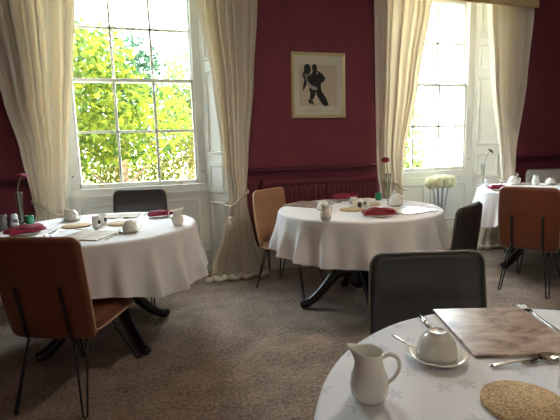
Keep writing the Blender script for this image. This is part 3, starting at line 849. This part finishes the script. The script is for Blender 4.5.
proto = dict(cup=make_cup(), saucer=make_saucer(), plate=make_plate(), jug=make_jug(), pot=make_pot(), cork=make_cork(), knife=make_knife(), teaspoon=make_spoon('teaspoon', .125), fork=make_fork(), tealight=make_tealight(), shaker=make_shaker(), dspoon=make_spoon('dessert_spoon', .175))
used = set()
def put(kind, x, y, dz, rz, label, s=None):
    o = proto[kind]
    if kind in used: o = copy_tree(o)
    used.add(kind)
    return place(o, (x, y, ZS+dz), rz, label, s=s)
def mat_at(x, y, rz, w_, d_, label):
    o = make_mat('placemat', w_, d_); tag(o, label, 'placemat', 'marbled placemats'); return place(o, (x, y, ZS), rz)
def napkin_at(x, y, dz, rz, m, seed, label, s=1):
    o = make_napkin(m, seed); o['label'] = label; return place(o, (x, y, ZS+dz), rz, s=s)
R_ = math.radians

# ---- nearest table
put('jug', .394, .712, 0, R_(148), 'white milk jug on the star patterned cloth of the nearest table', s=.88)
put('saucer', .615, .797, 0, 0, 'white saucer under the upturned cup on the nearest table', s=.92)
put('cup', .612, .795, .0106, R_(62), 'upside down white teacup on the nearest table', s=.93)
o = put('teaspoon', .570, .820, .0175, R_(-62), 'teaspoon resting on the saucer of the nearest table'); o.rotation_euler = (0, R_(8), R_(-75))
mat_at(.858, .868, R_(-18), .25, .285, 'brown marbled placemat on the nearest table')
put('knife', .696, .928, 0, R_(252), 'table knife left of the brown placemat on the nearest table')
put('fork', 1.012, .885, 0, R_(72), 'table fork right of the brown placemat on the nearest table')
put('dspoon', .795, .714, 0, R_(-6), 'dessert spoon below the brown placemat on the nearest table')
o = put('fork', .845, .698, 0, R_(168), 'dessert fork lying by the spoon below the brown placemat'); o.scale = (.8,.8,.9)
put('cork', .651, .590, 0, 0, 'round cork mat at the lower right of the nearest table', s=(.76,.76,1))
put('pot', .778, .596, 0, R_(-40), 'white pot cut by the right edge on the nearest table')

# ---- left table
put('shaker', -.800, 3.215, 0, 0, 'glass shaker with white cap on the left table')
put('tealight', -.752, 3.395, 0, 0, 'green glass tealight holder behind the napkin on the left table')
v1 = make_vase('slim clear glass vase at the back of the left table', None, None, 0, 0); place(v1, (-.785,3.325,ZS), 0)
f1 = make_flower('dark pink gerbera in the vase on the left table', M['petal'], M['stem'], [(.004,0,.034),(-.002,0,.14),(-.004,0,.24),(.012,0,.30),(.030,0,.340)], (R_(8),R_(4),0), .043); place(f1, (-.785,3.325,ZS), 0)
p = thing('condiment_pot', 'grey metal pot with dark handle at the left edge of the left table', 'pot', (-.868,3.215,ZS))
b = MB(); b.lathe([(.001,0),(.022,0),(.024,.004),(.024,.085),(.026,.09),(.024,.096),(.001,.098)], (0,0,0), 20); b.build('body', M['grey_metal'], p)
b = MB(); b.tube(spline([(.022,0,.07),(.034,0,.075),(.038,0,.055),(.034,0,.035),(.022,0,.03)],5), .004, 8); b.build('handle', M['iron'], p)
put('plate', -.682, 2.960, 0, 0, 'white side plate under the napkin at the left of the left table')
napkin_at(-.682, 2.965, .0166, R_(35), M['napkin'], 1, 'magenta folded napkin at the left side of the left table', .97)
put('knife', -.545, 2.93, 0, R_(80), 'table knife beside the left napkin on the left table')
put('fork', -.505, 2.90, 0, R_(80), 'table fork beside the left napkin on the left table')
put('saucer', -.490, 3.405, 0, 0, 'white saucer nearest the curtain on the left table', s=1.02)
put('cup', -.490, 3.405, .0106, R_(-60), 'upside down teacup nearest the curtain on the left table', s=1.05)
put('cork', -.425, 3.135, 0, 0, 'round cork mat left of the pots on the left table', s=(.92,.92,1))
put('cork', -.140, 3.09, 0, 0, 'round cork mat right of the pots on the left table', s=(.92,.92,1))
put('pot', -.292, 3.020, 0, R_(-42), 'white pot in front of the other pot on the left table')
put('pot', -.262, 3.115, 0, R_(-40), 'white pot behind its twin on the left table')
mat_at(-.310, 2.735, R_(-28), .26, .26, 'pale marbled placemat nearest us on the left table')
put('knife', -.172, 2.657, 0, R_(-112), 'table knife right of the near placemat on the left table')
o = put('dspoon', -.33, 2.93, 0, R_(-35), 'dessert spoon above the near placemat on the left table')
mat_at(-.175, 3.44, R_(-10), .30, .21, 'marbled placemat in front of the dark chair on the left table')
put('knife', .005, 3.40, 0, R_(78), 'table knife right of the far placemat on the left table')
put('dspoon', -.175, 3.29, 0, R_(25), 'dessert spoon in front of the far placemat on the left table')
put('saucer', -.085, 2.755, 0, 0, 'white saucer at the right front of the left table')
put('cup', -.085, 2.755, .0106, R_(100), 'upside down teacup at the right front of the left table')
put('teaspoon', -.032, 2.775, .0195, R_(60), 'teaspoon on the right saucer of the left table')
put('plate', .108, 3.270, 0, 0, 'white side plate under the napkin at the right of the left table')
napkin_at(.120, 3.268, .0166, R_(8), M['napkin'], 2, 'magenta folded napkin at the right side of the left table', .78)
put('jug', .208, 2.885, 0, R_(10), 'white milk jug at the right edge of the left table')

# ---- middle table
mat_at(1.285, 3.36, R_(35), .29, .30, 'brown marbled placemat in front of the tan chair on the middle table')
put('saucer', 1.288, 3.030, 0, 0, 'white saucer beside the jug on the middle table')
put('cup', 1.288, 3.030, .0106, R_(120), 'upside down teacup beside the jug on the middle table')
put('jug', 1.128, 2.612, 0, R_(205), 'white milk jug at the left front of the middle table')
put('plate', 1.680, 3.490, 0, 0, 'white side plate under the far napkin on the middle table')
napkin_at(1.700, 3.492, .0166, R_(-8), M['napkin_red'], 3, 'crimson folded napkin at the back of the middle table', .95)
put('knife', 1.52, 3.40, 0, R_(120), 'table knife beside the brown placemat on the middle table')
put('dspoon', 1.515, 3.30, 0, R_(40), 'dessert spoon beside the brown placemat on the middle table')
put('cork', 1.472, 2.925, 0, 0, 'round cork mat in front of the pots on the middle table', s=(.92,.92,1))
put('cork', 1.715, 3.12, 0, 0, 'round cork mat behind the pots on the middle table', s=(.92,.92,1))
put('pot', 1.560, 3.070, 0, R_(180), 'white pot left of the dark shaker on the middle table')
put('pot', 1.622, 2.968, 0, R_(200), 'white pot right of the dark shaker on the middle table')
p = thing('pepper_shaker', 'small dark shaker between the white pots on the middle table', 'shaker', (1.585,3.018,ZS))
b = MB(); b.lathe([(.001,0),(.014,0),(.016,.004),(.0155,.032),(.012,.038),(.001,.039)], (0,0,0), 20); b.build('body', M['black'], p)
b = MB(); b.lathe([(.001,.038),(.0125,.038),(.012,.050),(.008,.055),(.001,.056)], (0,0,0), 20); b.build('cap', M['steel'], p)
put('tealight', 1.925, 3.325, 0, 0, 'green glass tealight holder at the back of the middle table')
v2 = make_vase('slim clear glass vase at the back of the middle table', None, None, 0, 0); place(v2, (1.965,3.235,ZS), 0)
f2 = make_flower('dark red flower in the vase on the middle table', M['petal_red'], M['stem'], [(.002,0,.034),(.004,0,.14),(.0,0,.24),(-.012,0,.31),(-.030,0,.345)], (R_(35),R_(-20),0), .036); place(f2, (1.965,3.235,ZS), 0)
put('shaker', 2.035, 3.255, 0, 0, 'glass shaker beside the vase on the middle table', s=(.9,.9,.82))
put('saucer', 1.862, 2.955, 0, 0, 'white saucer under the cup at the right of the middle table')
put('cup', 1.862, 2.955, .0150, R_(-18), 'upside down teacup at the right of the middle table', s=1.22)
mat_at(1.805, 2.690, R_(14), .30, .25, 'pale shiny placemat at the right front of the middle table')
put('knife', 1.625, 2.66, 0, R_(98), 'table knife left of the shiny placemat on the middle table')
put('plate', 1.500, 2.585, 0, 0, 'white side plate under the near napkin on the middle table')
napkin_at(1.505, 2.588, .0166, R_(-20), M['napkin_red'], 5, 'crimson folded napkin at the front of the middle table', .95)

# ---- far right table
put('plate', 3.275, 3.400, 0, 0, 'white side plate under the napkin on the far right table')
napkin_at(3.275, 3.405, .0166, R_(-25), M['napkin'], 6, 'magenta folded napkin on the far right table', .82)
put('saucer', 3.755, 3.700, 0, 0, 'white saucer under the left cup on the far right table')
put('cup', 3.755, 3.700, .0150, R_(0), 'upside down teacup nearest the curtain on the far right table', s=1.2)
put('jug', 3.93, 3.585, 0, R_(200), 'white milk jug right of the cup on the far right table', s=.9)
put('saucer', 4.09, 3.545, 0, 0, 'white saucer at the right end of the far right table')
put('cup', 4.09, 3.545, .0106, R_(90), 'upside down teacup at the right end of the far right table')
mat_at(3.925, 3.755, R_(-35), .26, .20, 'marbled placemat in front of the chair painted with window sheen')
put('dspoon', 3.80, 3.86, 0, R_(20), 'dessert spoon beside the placemat of the far right table')
v3 = make_vase('slim clear glass vase at the window end of the far right table', None, None, 0, 0); place(v3, (3.415,3.77,ZS), 0)
f3 = make_flower('wilted drooping brown flower in the vase on the far right table', M['petal_dry'], M['stem_brown'], [(.002,0,.034),(.006,0,.14),(.012,0,.232),(.040,0,.31),(.075,0,.358),(.092,0,.366)], (R_(20),R_(40),0), .036); place(f3, (3.415,3.77,ZS), 0)
put('shaker', 3.395, 3.69, 0, 0, 'glass shaker beside the vase on the far right table', s=(.9,.9,.8))

# ------------------------------------------------------------------ floor flower display
fd = thing('flower_display', 'cream pompom flowers on tall silver stems on the floor below the right window', 'flower display', (3.155, 4.11, 0))
b = MB(); b.lathe([(.001,.0),(.075,.0),(.08,.01),(.065,.20),(.05,.30),(.048,.30),(.06,.2),(.07,.02),(.001,.015)], (0,0,0), 28, cap=False); b.build('floor_pot', M['china'], fd)
hx = [(-.125,0,.795),(-.085,-.05,.805),(-.035,.02,.812),(.0,-.06,.81),(.045,.01,.812),(.085,-.05,.805),(.128,.0,.795)]
for i, (x, y, z) in enumerate(hx):
    s = MB(); s.tube(spline([(x*.15, y*.3, .05),(x*.35, y*.5, .40),(x*.8, y, z)],5), .0085, 8); s.build('silver_stem', M['silver'], fd)
    h = MB()
    rr = random.Random(i+20)
    Rr = .066
    def blob(q, rr=rr, ph=rr.uniform(0,6)):
        n = q.normalized(); k = 1+.05*math.sin(n.x*19+ph)*math.sin(n.y*17+ph)*math.sin(n.z*18)
        return q*k
    h.sellip((x,y,z), (Rr,Rr,Rr*.92), 1, 36, 20, fn=blob)
    for k in range(150):   # small florets
        zt = 1-2*(k+.5)/150; a = k*2.39996; r_ = math.sqrt(1-zt*zt)
        n = Vector((r_*math.cos(a), r_*math.sin(a), zt)); c = Vector((x,y,z))+n*Rr*.98
        t1 = n.orthogonal().normalized(); t2 = n.cross(t1); w_ = .011
        vs = [c+t1*w_, c+t2*w_, c-t1*w_, c-t2*w_, c+n*.007]
        h.add(vs, [(0,1,4),(1,2,4),(2,3,4),(3,0,4)], False)
    h.build('blossom', M['pompom'], fd)

# ------------------------------------------------------------------ garden
struct(MB().box(-40, 60, YW+.7, 90, -.75, -.65).build('ground', M['lawn']), 'sunlit lawn')
struct(MB().box(-8, 3.5, 13.5, 19, -.65, -.64).box(3.5, 50, 5.5, 60, -.65, -.64).build('path', M['gravel']), 'pale gravel drive')
def tree(name, label, cat, loc, crowns, trunk, leafm, n, ls, seed, group='garden trees', branches=()):
    t = thing(name, label, cat, loc, 0, group)
    r = random.Random(seed)
    if trunk:
        s = MB(); s.tube(spline(trunk[0], 5), [trunk[1]+(trunk[2]-trunk[1])*i/((len(trunk[0])-1)*5) for i in range((len(trunk[0])-1)*5+1)], 12)
        for br in branches: s.tube(spline(br, 5), [.03*(1-.7*i/((len(br)-1)*5)) for i in range((len(br)-1)*5+1)], 8)
        s.build('trunk', M['bark'], t)
    f = MB(); tot = sum(c[3]*c[4]*c[5] for c in crowns)
    for (x, y, z, a, b_, c_) in crowns:
        for _ in range(int(n*a*b_*c_/tot)):
            while True:
                d = Vector((r.uniform(-1,1), r.uniform(-1,1), r.uniform(-1,1)))
                L2 = d.length
                if .05 < L2 <= 1: break
            k = max(L2, .45+.55*r.random())/L2 if r.random() < .7 else 1
            p = Vector((x+d.x*k*a, y+d.y*k*b_, z+d.z*k*c_))
            s_ = ls*r.uniform(.6,1.3)
            nrm = (Vector((r.gauss(0,.7), r.gauss(0,.7), r.gauss(.7,.6)))).normalized()
            u = nrm.orthogonal().normalized(); u = (Matrix.Rotation(r.uniform(0,6.28),3,nrm) @ u); v = nrm.cross(u)
            w_ = s_*.24
            f.add([p-u*s_*.5, p-u*s_*.1+v*w_-nrm*.1*w_, p+u*s_*.5-nrm*s_*.12, p-u*s_*.1-v*w_-nrm*.1*w_, p+nrm*.12*w_], [(0,1,4),(1,2,4),(2,3,4),(3,0,4)], False)
    f.build('foliage', leafm, t)
    return t
tree('broad_leaf_tree', 'yellow green large leaved tree close outside the left window', 'tree', (-.75,7.3,-.65),
     [(-.5,.2,2.6,1.5,1.0,1.15),(.65,.3,2.35,1.0,.9,.75),(-.2,.0,3.25,1.0,.8,.55),(-1.3,0,1.7,1.1,.8,1.0)],
     ([(-.75,.6,0),(-.7,.6,.9),(-.6,.5,1.8),(-.4,.3,2.8)], .07, .04), M['leaf'], 6400, .15, 1)
tree('olive_tree', 'olive brown leaved tree with bare trunk behind the left window', 'tree', (-.25,10.0,-.65),
     [(.1,0,1.95,1.6,.9,.85),(1.0,.2,1.6,.7,.6,.55),(-.9,0,1.55,.8,.6,.6)],
     ([(-.1,-.9,0),(-.12,-.9,.7),(-.05,-.8,1.4),(.0,-.5,2.1)], .10, .06), M['leaf_olive'], 6500, .10, 2, branches=([(-.1,-.9,1.0),(-.6,-1,1.45),(-1.0,-.9,1.9)],[(-.1,-.85,1.1),(.5,-.9,1.7),(.9,-.8,2.1)]))
tree('distant_tree', 'blue green round tree far beyond the left window', 'tree', (-.9,21,-.65),
     [(.2,0,5.6,1.9,1.6,1.5),(1.5,0,5.0,1.6,1.4,1.0),(-1,0,4.2,2.2,1.6,2.0),(1.6,0,3.2,2.0,1.6,1.6)], ([(0,0,0),(0,0,2),(0,0,4.5)], .22, .12), M['leaf_dark'], 6500, .26, 3)
tree('pale_tree', 'pale green tree at the right side of the left window', 'tree', (1.75,16,-.65),
     [(.1,0,4.2,.9,.9,1.0),(.3,0,2.8,1.2,1.0,1.2),(-.6,0,3.2,.6,.7,.7)], ([(0,0,0),(0,0,1.5),(.1,0,4)], .15, .07), M['leaf_pale'], 3200, .20, 4)
tree('clipped_hedge', 'low bright clipped hedge beside the drive', 'hedge', (2.0,13.0,-.65),
     [(-2,0,.35,1.6,.5,.42),(.2,0,.35,1.6,.5,.45),(2.5,0,.35,1.6,.5,.42),(-4.5,0,.4,1.7,.5,.5)], None, M['leaf'], 3600, .12, 5)
tree('leafy_shrub', 'yellow green shrub beyond the right window', 'shrub', (7.35,11.2,-.65),
     [(0,0,1.6,.5,.6,1.5),(-.25,0,3.0,.5,.5,1.5),(.35,0,.7,.75,.6,.7)], ([(0,0,0),(0,0,1),(0,0,2.4)], .06, .03), M['leaf_pale'], 4200, .15, 6)
tree('background_tree', 'pale tree behind the shrub beyond the right window', 'tree', (10.0,18.5,-.65),
     [(-1.0,0,3.0,1.3,1.2,2.2)], ([(-1,0,0),(-1,0,1.5),(-1,0,3)], .15, .08), M['leaf_pale'], 1600, .24, 8)

# ------------------------------------------------------------------ added fill lamps, out of view, to brighten the room
def fill_lamp(x, y, label, power):
    t = thing('fill_lamp', label, 'lamp', (x, y, ZC), 0, 'added fill lamps')
    b = MB(); b.lathe([(.001,-.02),(.06,-.02),(.065,-.01),(.065,0),(.001,0)], (0,0,0), 28); b.tube([(0,0,-.02),(0,0,-.30)], .008, 8); b.build('rose_and_rod', M['brass'], t)
    b = MB(); b.lathe([(.17,-.50),(.19,-.48),(.16,-.36),(.08,-.30),(.02,-.29),(.02,-.295),(.075,-.305),(.152,-.365),(.18,-.48),(.165,-.495)], (0,0,0), 36, cap=False); b.build('shade', M['pelmet'], t)
    l = bpy.data.lights.new('fill_bulb', 'POINT'); l.energy = power; l.color = (1,.97,.94); l.shadow_soft_size = .09
    o = bpy.data.objects.new('fill_bulb', l); COL.objects.link(o); o.location = (0,0,-.47); o.parent = t
    return t
fill_lamp(1.7, 1.75, 'added fill lamp on a brass rod, out of view above the middle of the room', 30)
fill_lamp(1.2, -1.2, 'added fill lamp on a brass rod, unseen behind the viewpoint', 10)

# ------------------------------------------------------------------ daylight
wd = bpy.data.worlds.new('sky'); sc.world = wd; wd.use_nodes = True
bg = wd.node_tree.nodes['Background']; bg.inputs['Color'].default_value = (.75,.875,1,1); bg.inputs['Strength'].default_value = 19.5
sl = bpy.data.lights.new('sun', 'SUN'); sl.energy = 26; sl.angle = R_(1.0); sl.color = (1,.94,.80)
so = bpy.data.objects.new('sun', sl); COL.objects.link(so); so.location = (2,-6,12)
so.rotation_euler = Vector((.35,-.62,.75)).to_track_quat('Z','Y').to_euler()
for i, cx in enumerate((W1, W2)):
    al = bpy.data.lights.new(f'window_portal', 'AREA'); al.shape = 'RECTANGLE'; al.size = 1.1; al.size_y = 2.0
    al.cycles.is_portal = True
    ao = bpy.data.objects.new('window_portal', al); COL.objects.link(ao); ao.location = (cx, YW+.70, 1.87); ao.rotation_euler = (-PI/2, 0, 0)

# ------------------------------------------------------------------ camera
cam = bpy.data.cameras.new('camera'); co = bpy.data.objects.new('camera', cam); COL.objects.link(co)
cam.sensor_fit = 'HORIZONTAL'; cam.sensor_width = 36; cam.lens = 441.3/560*36; cam.clip_start = .02; cam.clip_end = 300
pit, rol, yaw = R_(8.431), R_(-1.627), R_(17.37)
Fw = Vector((math.sin(yaw)*math.cos(pit), math.cos(yaw)*math.cos(pit), -math.sin(pit)))
Rt = Vector((math.cos(yaw), -math.sin(yaw), 0)); Up = Rt.cross(Fw)
c_, s_ = math.cos(rol), math.sin(rol)
R2, U2 = c_*Rt+s_*Up, -s_*Rt+c_*Up
mw = Matrix((R2, U2, -Fw)).transposed().to_4x4(); mw.translation = (0,0,1.26)
co.matrix_world = mw
sc.camera = co
sc.view_settings.view_transform = 'Standard'; sc.view_settings.look = 'None'; sc.view_settings.gamma = 1; sc.view_settings.use_curve_mapping = False
sc.view_settings.exposure = 0.5
sc.cycles.use_denoising = True
sc.cycles.max_bounces = 10; sc.cycles.diffuse_bounces = 6; sc.cycles.transparent_max_bounces = 16
